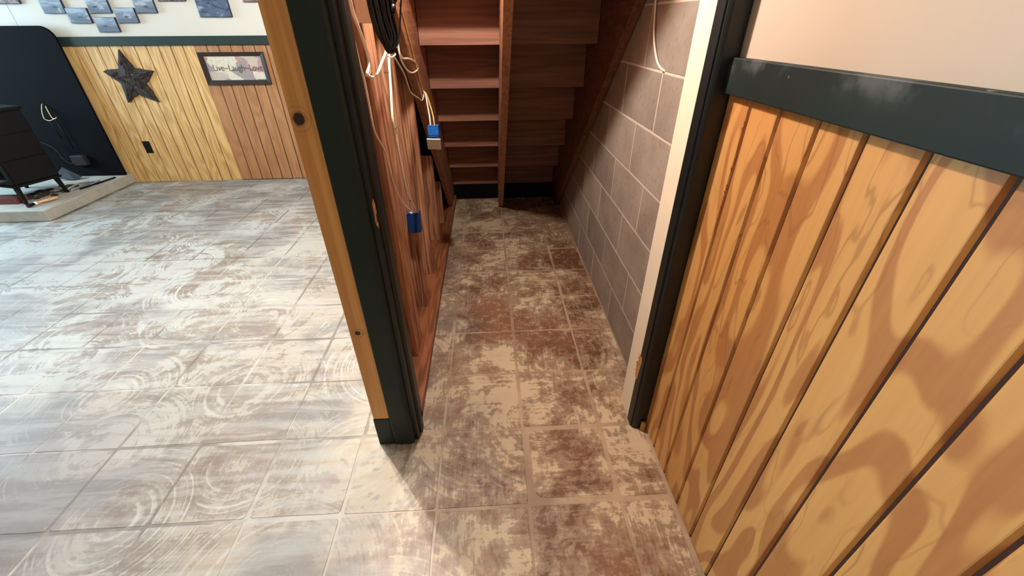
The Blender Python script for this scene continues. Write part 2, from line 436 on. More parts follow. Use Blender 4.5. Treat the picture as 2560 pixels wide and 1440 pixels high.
# ------------------------------------------------------------------ floor
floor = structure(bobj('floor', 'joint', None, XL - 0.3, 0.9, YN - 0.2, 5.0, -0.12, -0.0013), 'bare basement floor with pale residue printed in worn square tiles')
T = 0.3048
X0, Y0 = 0.0939, 1.06
hidden_skip = 0
for j in range(-6, 11):
    for i in range(-14, 2):
        xa, xb = X0 + i * T, X0 + (i + 1) * T
        ya, yb = Y0 + j * T, Y0 + (j + 1) * T
        xb = min(xb, XB - 0.002 if ya > 1.0 else XW - 0.004)
        yb = min(yb, YF - 0.003)
        if xb - xa < 0.03 or yb - ya < 0.03:
            continue
        if xa < -3.60 and yb > 3.4:      # under the hearth
            continue
        g = random.choice((0.0035, 0.0045, 0.0065)) if i < -1 else random.choice((0.004, 0.006, 0.008))
        if i == 0 and j == -1:
            g = 0.012
        c = random.uniform(0.004, 0.014)
        jt = lambda: random.uniform(-0.002, 0.002)
        x0, x1, y0, y1 = xa + g + jt(), xb - g + jt(), ya + g + jt(), yb - g + jt()
        if i == 0 and j == -1:
            x0 += 0.012; y0 += 0.008; c = 0.035
        x1 = min(x1, xb - 0.001)
        bm = bmesh.new()
        top = []
        for ccx, ccy, a0 in ((x1 - c, y0 + c, -90), (x1 - c, y1 - c, 0), (x0 + c, y1 - c, 90), (x0 + c, y0 + c, 180)):
            for q_ in range(4):
                t = math.radians(a0 + 30 * q_)
                top.append((ccx + c * math.cos(t), ccy + c * math.sin(t)))
            # wavy edge to the next corner
            sx_, sy_ = top[-1]
            ex, ey = {-90: (x1, y1 - c), 0: (x0 + c, y1), 90: (x0, y0 + c), 180: (x1 - c, y0)}[a0]
            for q_ in range(1, 5):
                t = q_ / 5
                top.append((sx_ + (ex - sx_) * t + jt() * 0.7, sy_ + (ey - sy_) * t + jt() * 0.7))
        cxm, cym = (x0 + x1) / 2, (y0 + y1) / 2
        vt = [bm.verts.new((x + (cxm - x) * 0.012, y + (cym - y) * 0.012, 0.0)) for x, y in top]
        vb = [bm.verts.new((x, y, -0.0014)) for x, y in top]
        bm.faces.new(vt)
        for a in range(len(vt)):
            bm.faces.new((vb[a], vb[(a + 1) % len(vt)], vt[(a + 1) % len(vt)], vt[a]))
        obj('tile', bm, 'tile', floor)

# ------------------------------------------------------------------ shell
def wall(name, mat, *b, label=None):
    return structure(bobj(name, mat, None, *b), label)

wall('ceiling', 'ceil', XL - 0.2, 0.9, YN - 0.2, 5.0, CZ, CZ + 0.1)
wall('wall_front', 'drywall', XL - 0.1, 0.9, YN - 0.12, YN, 0, CZ)
# left wall with a daylight window (outside the frame)
wl = structure(empty('wall_left', (XL, 0, 0)))
for b in ((YN, 2.4, 0, CZ), (4.2, 5.0, 0, CZ), (2.4, 4.2, 0, 0.95), (2.4, 4.2, 2.15, CZ)):
    bobj('wall_section', 'white_wall', wl, XL - 0.12, XL, *b)
wn = structure(empty('window_1', (XL, 3.3, 0.95)))
bm = bmesh.new()
for b in ((2.4, 2.46, 0.95, 2.15), (4.14, 4.2, 0.95, 2.15), (2.4, 4.2, 0.95, 1.0), (2.4, 4.2, 2.1, 2.15), (3.28, 3.32, 1.0, 2.1)):
    box(bm, XL - 0.10, XL - 0.02, *b)
obj('window_frame', bm, 'white_jamb', wn)

# far wall of the room
wb = structure(bobj('wall_back', 'groove', None, XL, 0.9, YF + 0.006, YF + 0.12, 0, CZ), 'far basement wall with vertical oak boards below cream plaster')
bobj('plaster', 'white_wall', wb, -3.905, -0.46, YF - 0.004, YF + 0.01, RAIL1 - 0.02, CZ)['label'] = 'cream plaster above the far chair rail'
bobj('plaster', 'white_wall', wb, XL, -3.909, YF - 0.004, YF + 0.01, RAIL1 - 0.02, CZ)['label'] = 'cream plaster left of the vertical seam'
pitch = 0.1017
for n in range(-24, 21):
    xa = -2.541 + n * pitch
    g = 0.0042
    col = 'oak_light' if n < 0 else 'oak_dark'
    x1 = min(xa + pitch - g, -0.462)
    if x1 - xa < 0.02:
        continue
    dz = 0.0 if n < 0 else 0.004
    bobj('plank', col, wb, xa + (0.0008 if n == 0 else g), x1, YF - 0.003 + 0, YF + 0.008, 0.0 + dz, RAIL0 + 0.01, 0.0015)
structure(bobj('trim_1', 'green', None, XL, -0.462, YF - 0.024, YF, RAIL0, 1.265, 0.003), 'dark green chair rail on the far wall above the oak boards')

# panelled wall on the right of the camera
wr = structure(bobj('wall_right', 'ply_groove', None, XW + 0.007, XW + 0.12, YN, 1.06, 0, RAIL1), 'right wall clad in grooved orange plywood boards')
up = bobj('plaster', 'drywall', wr, XW + 0.001, XW + 0.10, YN, 1.066, RAIL1 - 0.01, CZ)
up['label'] = 'smooth peach painted plaster above the rail'
edges = [1.043, 0.940, 0.836, 0.726, 0.622, 0.516, 0.412, 0.308, 0.203]
while edges[-1] > -1.6:
    edges.append(edges[-1] - 0.1045)
for a, b in zip(edges, edges[1:]):
    bm = bmesh.new()
    y1, y0 = a - 0.0044, b + 0.0044
    # board with slanting shoulders into the groove
    pts = [(XW + 0.0075, y0 - 0.002), (XW + 0.0005, y0 + 0.0022), (XW, y0 + 0.004), (XW, y1 - 0.004), (XW + 0.0005, y1 - 0.0022), (XW + 0.0075, y1 + 0.002)]
    prism(bm, [(x, y, 0.008) for x, y in pts], (0, 0, RAIL0 + 0.004 - 0.008))
    obj('plank', bm, 'ply', wr)
bobj('corner_strip', 'ply', wr, XW - 0.004, XW + 0.009, 1.046, 1.058, 0.01, RAIL0, 0.002)
# torn slivers on the first groove
bm = bmesh.new()
for zc, n in ((0.98, 9), (1.12, 4), (1.05, 3)):
    for q_ in range(n):
        zz = zc + random.uniform(-0.03, 0.03); yy = 0.944 + random.uniform(-0.004, 0.003)
        tube(bm, [(XW + 0.001, yy, zz), (XW - 0.003, yy + random.uniform(-.003, .003), zz + random.uniform(0.004, 0.014))], 0.0012, 5)
obj('splinter', bm, 'rawwood', wr)['label'] = 'pale torn splinters at the first groove'
k = N('scuffed_green_paint')
base = k.mix(k.ramp(k.noise(k.g, 4, 4), 0.3, 0.7), lin(23, 34, 32), lin(31, 42, 39))
sc_ = k.math('MULTIPLY', k.ramp(k.noise(k.g, 9, 5, 0.6), 0.5, 0.68), k.ramp(k.sep(k.g)[2], 1.225, 1.265))
base = k.mix(k.math('MULTIPLY', sc_, 0.5), base, lin(110, 112, 112))
base = k.mix(k.ramp(k.noise(k.g, 26, 2, 0.4), 0.76, 0.78, 0, 0.6), base, lin(150, 150, 146))
M['rail'] = k.done(base, 0.55, k.noise(k.g, 60, 3), 0.1, 0.001, spec=0.22)
structure(bobj('trim_2', 'rail', None, XW - 0.020, XW + 0.005, YN, 1.045, RAIL0, RAIL1, 0.0025), 'wide dark green chair rail on the right wall, scuffed grey on top')

# ------------------------------------------------------------------ closet block wall
wc = structure(bobj('wall_closet_right', 'mortar', None, XB + 0.0012, XB + 0.15, 1.10, 4.335, 0, CZ), 'grey concrete block wall inside the closet')
CH = 0.1992
for n in range(0, 12):
    z0, z1 = n * CH + 0.004, (n + 1) * CH - 0.004
    z1 = min(z1, CZ)
    y = 1.54 - 0.8 if n % 2 == 1 else 1.335 - 0.4
    while y < 4.3:
        y0, y1 = max(y + 0.005, 1.18 - 0.03), min(y + 0.401, 4.33)
        if y1 - y0 > 0.03:
            bobj('block', 'block', wc, XB + random.uniform(-0.0008, 0.0008), XB + 0.05, y0, y1, z0, z1, 0.0012)
        y += 0.406

# ------------------------------------------------------------------ partition between room and closet
wm = structure(empty('wall_middle', (-0.4, YD, 0)), 'open stud partition between the room and the closet')
bobj('bottom_plate', 'plate', wm, -0.437, -0.303, 1.118, 4.33, 0.0, 0.038, 0.002)
GS = 0.894
def under(y, off=0.0):
    return GS * (3.40 - y) - off
studs = [(1.464, 1.600), (1.868, 1.906), (2.215, 2.253), (2.689, 2.727), (2.985, 3.023)]
for a, b in studs:
    top = CZ if a < 2.5 else under(a)
    jx = random.uniform(-0.003, 0.003)
    bm = bmesh.new()
    vs = box(bm, -0.437, -0.361 + jx, a, b, 0.038, top)
    if a > 2.5:
        for v in vs:
            if v.co.z > 0.1:
                v.co.z = under(v.co.y)
    obj('stud', bm, 'stud', wm, 0.003)
bobj('stud', 'stud', wm, -0.437, -0.361, 1.17, 1.208, 0.038, CZ, 0.003)
# room side panelling of the partition (seen only from the room)
yy = 1.103
bobj('backing', 'groove', wm, -0.441, -0.438, 1.101, 4.33, 0.0, CZ)
while yy < 4.30:
    bobj('plank', 'oak_dark', wm, -0.447, -0.441, yy + 0.003, min(yy + 0.099, 4.31), 0.0, RAIL0 + 0.01, 0.0015)
    yy += 0.1017
bobj('plaster', 'white_wall', wm, -0.446, -0.441, 1.103, 4.33, RAIL0 + 0.012, CZ)
# far end and top of the closet
wall('wall_closet_left', 'stair', -0.436, -0.381, 3.65, 4.33, 0, CZ)

# front face of the partition
structure(bobj('trim_4', 'pine', None, -0.447, -0.3905, YD, YD + 0.030, 0.142, CZ, 0.0018), 'upright knotty pine strip on the end of the partition')
structure(bobj('trim_5', 'green', None, -0.449, -0.3915, YD - 0.001, YD + 0.034, 0.0, 0.1405, 0.003), 'short dark green block below the pine strip')
wall('wall_end', 'stud', -0.447, -0.318, YD + 0.035, 1.10, 0.0, CZ)

dr = structure(empty('door_1', (0.1, YD, 0)), 'empty closet doorway with dark green casing and one bare white jamb')
# left casing with rounded inner edge
bm = bmesh.new()
prof = [(-0.3895, YD + 0.033), (-0.3895, YD - 0.004), (-0.3850, YD - 0.006), (-0.330, YD - 0.006), (-0.322, YD - 0.004), (-0.317, YD + 0.002), (-0.316, YD + 0.033)]
prism(bm, [(x, y, 0.004) for x, y in prof], (0, 0, CZ - 0.004))
obj('casing', bm, 'green', dr)['label'] = 'flat dark green casing left of the doorway'
# left jamb with door stop
bobj('jamb', 'green_shaded', dr, -0.318, -0.303, YD + 0.014, 1.150, 0.0, CZ, 0.002)['label'] = 'dark green jamb on the left, darkened by shade in its colour'
bm = bmesh.new()
prof = [(-0.303, 1.062), (-0.2955, 1.064), (-0.2925, 1.070), (-0.2925, 1.094), (-0.2955, 1.100), (-0.303, 1.102)]
prism(bm, [(x, y, 0.002) for x, y in prof], (0, 0, CZ - 0.002))
obj('door_stop', bm, 'green_shaded', dr, 0.001)
# splintered latch mortise on the left jamb
bm = bmesh.new()
ring = []
for a in range(16):
    t = 2 * math.pi * a / 16
    ring.append((-0.3018, 1.040 + 0.011 * math.sin(t) * (0.8 + 0.3 * random.random()), 0.915 + 0.040 * math.cos(t) * (0.85 + 0.25 * random.random())))
prism(bm, ring, (-0.003, 0, 0))
lm = obj('latch_mortise', bm, 'rawwood', dr); lm['label'] = 'pale splintered latch hole'
bobj('latch_hole', 'blackp', lm, -0.3025, -0.3012, 1.037, 1.046, 0.893, 0.916, 0.0)
# right jamb: white board, green edge and green casing
bm = bmesh.new()
box(bm, 0.520, 0.545, 1.086, 1.180, 0.0, CZ)
obj('jamb', bm, 'white_jamb', dr, 0.003)['label'] = 'bare white painted jamb board on the right'
bobj('jamb_edge', 'green_shaded', dr, 0.519, 0.545, 1.046, 1.0855, 0.0, CZ, 0.002)
bm = bmesh.new()
prof = [(0.5235, 1.046), (0.524, 1.040), (0.528, 1.036), (0.534, 1.034), (0.571, 1.034), (0.5745, 1.037), (0.5745, 1.060), (0.5235, 1.060)]
prism(bm, [(x, y, 0.0) for x, y in prof], (0, 0, CZ))
obj('casing', bm, 'green_shaded', dr)['label'] = 'narrow dark green casing against the right wall'
bobj('filler', 'stud', dr, 0.545, XW + 0.1, 1.062, 1.14, 0.0, CZ)
bobj('header', 'green_shaded', dr, -0.303, 0.520, 1.03, 1.15, 2.06, CZ)
bobj('casing', 'green', dr, -0.318, XW - 0.002, 1.012, 1.030, 2.05, CZ, 0.002)['label'] = 'dark green head casing above the doorway'
# chipped hinge mortise
bm = bmesh.new()
pts = []
for a in range(9):
    zz = 0.225 + a * 0.0135
    pts.append((0.5185, 1.100 - 0.008 * abs(a - 4) / 4 + random.uniform(-0.004, 0.004), zz))
pts += [(0.5185, 1.070, 0.335), (0.5185, 1.064, 0.32), (0.5185, 1.068, 0.28), (0.5185, 1.074, 0.225)]
prism(bm, pts, (0.006, 0, 0))
hm = obj('hinge_mortise', bm, 'rawwood', dr); hm['label'] = 'torn hinge mortise showing raw wood low on the right jamb'
bm = bmesh.new()
for q_ in range(9):
    zz = random.uniform(0.235, 0.33); yy = 1.098 + random.uniform(-0.006, 0.003)
    tube(bm, [(0.5185, yy, zz), (0.514, yy + random.uniform(-.004, .002), zz + random.uniform(-0.008, 0.010))], lambda t: 0.0016 * (1.1 - t), 5)
obj('splinter', bm, 'rawwood', hm)
tag(bobj('wood_shim', 'rawwood', None, 0.552, 0.568, 1.018, 1.031, 0.0, 0.044, 0.002), 'small brown wood block at the foot of the right green casing', 'block')

# ------------------------------------------------------------------ stairs seen from underneath
st = empty('staircase', (0.1, 3.4, 0))
tag(st, 'brown wooden stairs seen from behind inside the closet, rising towards the door', 'stairs')
RISE, RUN, ZB, YB = 0.222, 0.248, 0.141, 3.60
SX0, SX1 = -0.318, 0.563
for kx in range(0, 11):
    y = YB - RUN * kx; z = ZB + RISE * kx
    bobj('riser', 'stair', st, SX0, SX1, y, y + 0.019, z, min(z + RISE, CZ), 0.0012)
    if z + RISE < CZ:
        bobj('tread', 'stair', st, SX0, SX1, y + 0.019, y + RUN + 0.045, z + 0.002, z + 0.030, 0.003)
kb = bobj('kick_board', 'kick', st, SX0 - 0.03, XB - 0.005, YB + 0.012, YB + 0.03, 0.0, ZB, 0.001)
kb['label'] = 'black board below the lowest tread'
def stringer(x0, x1, mat='stringer'):
    bm = bmesh.new()
    ylo = 3.40
    pts = [(x0, ylo, 0.0)]
    y_top = 3.40 - (CZ / GS)
    pts.append((x0, y_top, CZ))
    # notched upper edge from the top down
    k0 = 10
    up = []
    for kx in range(0, 11):
        y = YB - RUN * kx; z = ZB + RISE * kx
        up.append((x0, y + 0.0005 + 0.0, z)) 
    # straight edge running along the backs of the risers
    for kx in range(10, -1, -1):
        y = YB - RUN * kx; z = ZB + RISE * kx
        if z < CZ:
            pts.append((x0, y - 0.0005, min(z + RISE, CZ)))
            pts.append((x0, y - 0.0005, z))
    pts.append((x0, YB - 0.0005, 0.0))
    # drop duplicates
    out = []
    for p_ in pts:
        if not out or (Vector(p_) - Vector(out[-1])).length > 1e-4:
            out.append(p_)
    prism(bm, out, (x1 - x0, 0, 0))
    return obj('stringer', bm, mat, st, 0.0015)
stringer(-0.357, -0.320, 'stringer_lit')
stringer(0.073, 0.111, 'stringer_lit')
stringer(0.564, 0.602)
# underside of the floor above closes the closet
wall('wall_closet_top', 'stair', -0.46, 0.62, 1.12, 1.5, CZ - 0.02, CZ - 0.001)

# ------------------------------------------------------------------ electrical things on the studs
XS = -0.338
def cable(name, pts, rad, mat, label, cat='cable', flat=1.0):
    bm = bmesh.new(); tube(bm, pts, rad, 8, True, flat)
    return tag(obj(name, bm, mat), label, cat)
P3 = lambda L, x: [(x, y, z) for y, z in L]
c1 = cable('white_cable', [(-0.338, 1.84, 1.62), (-0.340, 1.82, 1.50)] + P3([(1.808, 1.411), (1.766, 1.327), (1.70, 1.258), (1.667, 1.22), (1.634, 1.148), (1.591, 1.062), (1.598, 1.006), (1.616, 0.9), (1.656, 0.759), (1.75, 0.665)], XS) + [(-0.345, 1.815, 0.612), (-0.350, 1.835, 0.596)],
           0.0048, 'romex', 'thick white flat cable running straight down the studs into the lower blue box')
for yz in ((1.60, 1.02), (1.604, 1.20), (1.70, 0.705)):
    bm = bmesh.new()
    box(bm, XS - 0.007, XS + 0.007, yz[0] - 0.009, yz[0] + 0.009, yz[1] - 0.0025, yz[1] + 0.0025)
    obj('staple', bm, 'steel', c1, 0.001)
cable('white_cable', [(-0.330, 1.27, 1.50), (-0.332, 1.275, 1.43), (-0.335, 1.293, 1.364), (-0.335, 1.331, 1.32), (-0.336, 1.375, 1.262), (-0.337, 1.372, 1.235), (-0.335, 1.330, 1.219), (-0.332, 1.37, 1.207), (-0.330, 1.43, 1.211), (-0.330, 1.52, 1.236), (-0.328, 1.60, 1.262)],
      0.0042, 'romex', 'white cable hooked sideways below the tan cover plate and tucked into the black cord bundle')
cable('white_cable', [(-0.338, 1.288, 1.50), (-0.338, 1.29, 1.40), (-0.340, 1.34, 1.335), (-0.342, 1.405, 1.265), (-0.341, 1.40, 1.225), (-0.337, 1.33, 1.216)],
      0.0042, 'romex', 'left white cable dropping beside the green jamb to the hooked bend')
cable('white_cable', P3([(1.262, 1.34), (1.280, 1.25), (1.297, 1.212), (1.303, 1.145), (1.315, 1.065), (1.398, 0.986), (1.43, 0.90), (1.457, 0.844), (1.55, 0.75), (1.70, 0.655)], XS) + [(-0.352, 1.815, 0.606), (-0.368, 1.835, 0.596)],
      0.0032, 'romex', 'thin white wire wandering down the nearest stud to the left of the lower blue box')
cable('white_cable', P3([(1.775, 1.33), (1.767, 1.265), (1.789, 1.225), (1.887, 1.184), (2.0, 1.163), (2.14, 1.158), (2.20, 1.170), (2.12, 1.197), (1.967, 1.218), (1.83, 1.228), (1.77, 1.25)], -0.316),
      0.0036, 'romex', 'short white cable curled into an open loop beside the black cords')
cable('white_cable', P3([(1.653, 1.246), (1.75, 1.205), (1.826, 1.168), (1.912, 1.1), (2.1, 1.051), (2.22, 1.023), (2.295, 1.035)], -0.316) + [(-0.314, 2.30, 1.05)],
      0.0030, 'romex', 'thin cream wire sagging across the studs to the clip above the hanging blue box')
cable('white_cable', [(-0.314, 2.30, 1.055), (-0.300, 2.25, 1.040), (-0.285, 2.17, 1.00), (-0.275, 2.12, 0.96), (-0.274, 2.105, 0.925)],
      0.0036, 'romex', 'white cable entering the left of the hanging blue box from above')
cable('yellow_cable', P3([(1.88, 1.47), (1.934, 1.391), (1.983, 1.346), (2.063, 1.267), (2.225, 1.113), (2.30, 1.055)], -0.316) + [(-0.300, 2.27, 1.048), (-0.275, 2.18, 1.01), (-0.258, 2.12, 0.965), (-0.255, 2.105, 0.925)],
      0.0036, 'yellow', 'yellow cable following the stair stringer down into the hanging blue box')
cable('white_cable', [(XB - 0.006, 1.735, 1.60), (XB - 0.006, 1.72, 1.47), (XB - 0.006, 1.712, 1.404), (XB - 0.006, 1.675, 1.299), (XB - 0.006, 1.61, 1.229), (XB - 0.006, 1.55, 1.205), (XB + 0.006, 1.536, 1.198)],
      0.0042, 'romex', 'white cable hanging on the concrete blocks and bending into a mortar joint')

# blue boxes
def blue_box(x0, x1, y0, y1, z0, z1, name, label, bm_='blue'):
    root = empty(name, ((x0 + x1) / 2, (y0 + y1) / 2, z0))
    bm = bmesh.new()
    t = 0.0025
    box(bm, x0, x1, y0, y0 + t, z0, z1)
    box(bm, x0, x0 + t, y0, y1, z0, z1); box(bm, x1 - t, x1, y0, y1, z0, z1)
    box(bm, x0, x1, y0, y1, z0, z0 + t); box(bm, x0, x1, y0, y1, z1 - t, z1)
    obj('box_body', bm, bm_, root, 0.001)
    for xx in (x0 + 0.008, x1 - 0.016):
        bobj('cable_clamp', bm_, root, xx, xx + 0.010, y0 - 0.002, y0 + 0.012, z1, z1 + 0.005, 0.001)
    return tag(root, label, 'electrical box')
b1 = blue_box(-0.392, -0.334, 1.822, 1.866, 0.500, 0.594, 'blue_electrical_box', 'lower dark blue outlet box nailed to the stud with two cables in its top', 'navy')
bobj('knockout_tab', 'white_p', b1, -0.382, -0.352, 1.830, 1.842, 0.594, 0.598, 0.001)
b2 = blue_box(-0.290, -0.236, 2.10, 2.15, 0.872, 0.925, 'blue_electrical_box', 'upper bright blue box hanging loose by its cables with a white cover')
bm = bmesh.new()
for xx in (-0.283, -0.270, -0.257, -0.244):
    box(bm, xx - 0.002, xx + 0.002, 2.096, 2.10, 0.885, 0.930)
obj('rib', bm, 'blue', b2)
bm = bmesh.new()
tube(bm, [(-0.291, 2.097, 0.888), (-0.275, 2.093, 0.885), (-0.250, 2.093, 0.887), (-0.235, 2.097, 0.885)], 0.0012, 6)
obj('band', bm, 'blackp', b2)
bm = bmesh.new()
box(bm, -0.033, 0.033, -0.003, 0.003, -0.066, 0.0, Matrix.Translation((-0.262, 2.075, 0.873)) @ Matrix.Rotation(math.radians(32), 4, 'X') @ Matrix.Rotation(math.radians(3), 4, 'Y'))
obj('cover_plate', bm, 'white_p', b2, 0.0012)

# tan junction cover at the top
jb = empty('junction_box', (-0.327, 1.43, 1.34))
tag(jb, 'tan rectangular junction box cover high on the studs beside the left jamb', 'electrical box')
bobj('cover', 'cream_p', jb, -0.358, -0.303, 1.412, 1.418, 1.340, 1.455, 0.0015)
bobj('box_body', 'steel', jb, -0.354, -0.309, 1.418, 1.463, 1.345, 1.450, 0.001)
bm = bmesh.new(); tube(bm, [(-0.3155, 1.4125, 1.357), (-0.3155, 1.4085, 1.357)], 0.003, 8, False)
obj('screw', bm, 'steel', jb)

# black cord bundle
bc = empty('black_cord_bundle', (-0.30, 1.42, 1.27))
tag(bc, 'hank of black power cord hanging in tight loops from the studs', 'cord')
for i in range(16):
    a = i / 15
    x = -0.302 + 0.026 * a; y = 1.40 + 0.02 * random.random()
    zb = 1.262 + 0.03 * abs(a - 0.45) + random.uniform(0, 0.015)
    dx = random.uniform(0.006, 0.016)
    bm = bmesh.new()
    tube(bm, [(x - dx, y, 1.62), (x - dx * 1.2, y, 1.45), (x - dx * 1.3 + 0.006, y - 0.004, 1.36), (x - dx + 0.012, y - 0.004, zb + 0.03), (x + 0.013, y, zb), (x + 0.018 + dx * .3, y + 0.006, zb + 0.03), (x + dx * 1.1, y + 0.010, 1.36), (x + dx, y + 0.010, 1.45), (x + dx * .6, y + 0.01, 1.62)], 0.0040, 6)
    obj('cord_loop', bm, 'blackp', bc)
bm = bmesh.new()
tube(bm, [(-0.283, 1.392, 1.262), (-0.272, 1.388, 1.256), (-0.262, 1.394, 1.262), (-0.270, 1.43, 1.268), (-0.283, 1.42, 1.268), (-0.283, 1.392, 1.262)], 0.0026, 6)
obj('twist_tie', bm, 'white_p', bc)
pc = empty('black_coax_plug', (-0.262, 1.42, 1.37))
tag(pc, 'black cord end with a ribbed plug right of the cord bundle', 'cord')
bm = bmesh.new(); tube(bm, [(-0.226, 1.45, 1.62), (-0.236, 1.44, 1.47), (-0.243, 1.43, 1.405)], 0.0034, 8)
obj('cord', bm, 'blackp', pc)
bm = bmesh.new()
tube(bm, [(-0.243, 1.43, 1.405), (-0.248, 1.425, 1.393)], 0.0062, 10, False)
tube(bm, [(-0.248, 1.425, 1.393), (-0.251, 1.422, 1.384)], 0.0048, 10, False)
tube(bm, [(-0.251, 1.422, 1.384), (-0.257, 1.417, 1.366)], 0.0066, 10, False)
obj('plug', bm, 'blackp', pc)
cable('black_cable', [(-0.232, 1.50, 1.62), (-0.236, 1.50, 1.45), (-0.250, 1.50, 1.36), (-0.262, 1.49, 1.30), (-0.272, 1.46, 1.272), (-0.283, 1.43, 1.270)], 0.0028, 'blackp',
      'single thin black cord dropping right of the plug into the hank', 'cord')

# ------------------------------------------------------------------ far wall decorations
def canvas(x0, x1, z0, z1, mat, label):
    root = empty('canvas_print', ((x0 + x1) / 2, YF - 0.015, z0))
    bobj('canvas_edge', 'canvas_edge', root, x0, x1, YF - 0.026, YF - 0.004, z0, z1, 0.003)
    bobj('print', mat, root, x0 + 0.002, x1 - 0.002, YF - 0.0275, YF - 0.0262, z0 + 0.002, z1 - 0.002, 0.0006)
    return tag(root, label, 'picture', 'canvas prints above the far chair rail')
canvas(-3.625, -3.457, 1.430, 1.537, 'sea', 'small grey blue seascape canvas at the left end of the cluster above the black shield')
canvas(-3.453, -3.285, 1.361, 1.468, 'sea', 'small pale blue seascape canvas in the middle row, left of the lowest one')
canvas(-3.262, -3.094, 1.431, 1.538, 'sea', 'small grey seascape canvas directly above the lowest one')
canvas(-3.260, -3.092, 1.297, 1.403, 'sea', 'lowest small grey seascape canvas of the cluster, nearest the chair rail')
canvas(-3.070, -2.907, 1.362, 1.468, 'sea', 'small seascape canvas with a dark lower edge, up and right of the lowest one')
canvas(-2.890, -2.729, 1.431, 1.538, 'sea', 'small grey seascape canvas at the right end of the cluster')
canvas(-2.685, -2.467, 1.512, 1.64, 'brownp', 'brown grey canvas just left of the large wave canvas')
canvas(-2.392, -2.131, 1.400, 1.68, 'storm', 'large canvas of a dark blue stormy sea above the framed sign')
canvas(-3.985, -3.778, 1.497, 1.70, 'brownp', 'reddish brown canvas at the far left above the black shield')
canvas(-2.005, -1.72, 1.505, 1.70, 'brownp', 'brown canvas half hidden behind the pine strip')

# twig star
sr = empty('twig_star', (-3.18, YF - 0.02, 0.94))
tag(sr, 'rustic dark five pointed star of bark and twigs on the yellow oak boards', 'wall decoration')
tips = [(-3.181, 1.173), (-2.967, 1.001), (-3.032, 0.741), (-3.304, 0.741), (-3.396, 1.002)]
cxs, czs = -3.178, 0.935
poly = []
for i in range(5):
    t0 = Vector((tips[i][0], tips[i][1])); t1 = Vector((tips[(i + 1) % 5][0], tips[(i + 1) % 5][1]))
    mid = (t0 + t1) / 2
    inn = Vector((cxs, czs)) + (mid - Vector((cxs, czs))) * 0.60
    for q_ in range(4):
        p_ = t0.lerp(inn, q_ / 4); poly.append((p_, 0.003 + 0.010 * q_ / 4))
    for q_ in range(4):
        p_ = inn.lerp(t1, q_ / 4); poly.append((p_, 0.013 - 0.010 * q_ / 4))
bm = bmesh.new()
cv = bm.verts.new((cxs, YF - 0.050, czs))
fr, bk = [], []
for p_, th in poly:
    jx, jz = random.uniform(-.006, .006), random.uniform(-.006, .006)
    fr.append(bm.verts.new((p_.x + jx, YF - 0.010 - th, p_.y + jz)))
    bk.append(bm.verts.new((p_.x + jx, YF - 0.003, p_.y + jz)))
for i in range(len(fr)):
    j = (i + 1) % len(fr)
    bm.faces.new((cv, fr[i], fr[j])); bm.faces.new((fr[i], bk[i], bk[j], fr[j]))
bm.faces.new(bk)
obj('star_body', bm, 'twig', sr)
for i in range(5):
    t0 = Vector((tips[i][0], tips[i][1])); c0 = Vector((cxs, czs))
    dirv = (t0 - c0).normalized(); per = Vector((-dirv.y, dirv.x))
    bm = bmesh.new()
    for q_ in range(13):
        a = random.uniform(0.02, 0.62); w = 0.052 * (1 - a)
        L = random.uniform(0.25, 0.40)
        s0 = c0.lerp(t0, a) + per * random.uniform(-w, w)
        e_ = min(1.0, a + L)
        s1 = c0.lerp(t0, e_) + per * random.uniform(-1, 1) * 0.05 * (1 - e_)
        ya = YF - 0.046 + 0.026 * a; yb_ = YF - 0.046 + 0.026 * e_
        tube(bm, [(s0.x, ya, s0.y), (s1.x, yb_, s1.y)], lambda t: 0.0055 * (1.1 - 0.7 * t), 6, False)
    obj('twig_bundle', bm, 'twig', sr)

# framed sign
fs = empty('framed_sign', (-2.248, YF - 0.01, 0.885))
tag(fs, 'framed patchwork print with a black frame reading Live Laugh Love', 'picture')
fx0, fx1, fz0, fz1 = -2.530, -1.966, 0.884, 1.142
ix0, ix1, iz0, iz1 = -2.489, -2.003, 0.920, 1.110
bm = bmesh.new()
oa = [(fx0, fz0), (fx1, fz0), (fx1, fz1), (fx0, fz1)]; ia = [(ix0, iz0), (ix1, iz0), (ix1, iz1), (ix0, iz1)]
y0_, y1_, y2_ = YF - 0.026, YF - 0.004, YF - 0.016
of = [bm.verts.new((x, y0_, z)) for x, z in oa]; ob = [bm.verts.new((x, y1_, z)) for x, z in oa]
inf = [bm.verts.new((x, y2_, z)) for x, z in ia]; inb = [bm.verts.new((x, y1_, z)) for x, z in ia]
for i in range(4):
    j = (i + 1) % 4
    bm.faces.new((of[i], of[j], inf[j], inf[i])); bm.faces.new((ob[i], ob[j], of[j], of[i])); bm.faces.new((inf[i], inf[j], inb[j], inb[i])); bm.faces.new((ob[i], inb[i], inb[j], ob[j]))
obj('frame', bm, 'framew', fs, 0.002)
bobj('print', 'patch', fs, ix0 - 0.002, ix1 + 0.002, YF - 0.010, YF - 0.006, iz0 - 0.002, iz1 + 0.002)
tc = bpy.data.curves.new('lettering', 'FONT')
tc.body = 'Live~Laugh~Love'
tc.size = 0.072; tc.extrude = 0.0004; tc.align_x = 'CENTER'; tc.space_character = 0.96; tc.offset = -0.0003
tmp = bpy.data.objects.new('tmp_text', tc); COL.objects.link(tmp)
bpy.context.view_layer.update()
tme = bpy.data.meshes.new_from_object(tmp.evaluated_get(bpy.context.evaluated_depsgraph_get()))
bpy.data.objects.remove(tmp)
xs = [v.co.x for v in tme.vertices]
sxl = 0.43 / (max(xs) - min(xs))
for v in tme.vertices:
    v.co = Vector((v.co.x * sxl - 2.226, YF - 0.0115 - v.co.z, v.co.y * 1.0 + 0.995))
tme.materials.clear(); tme.materials.append(M['ink'])
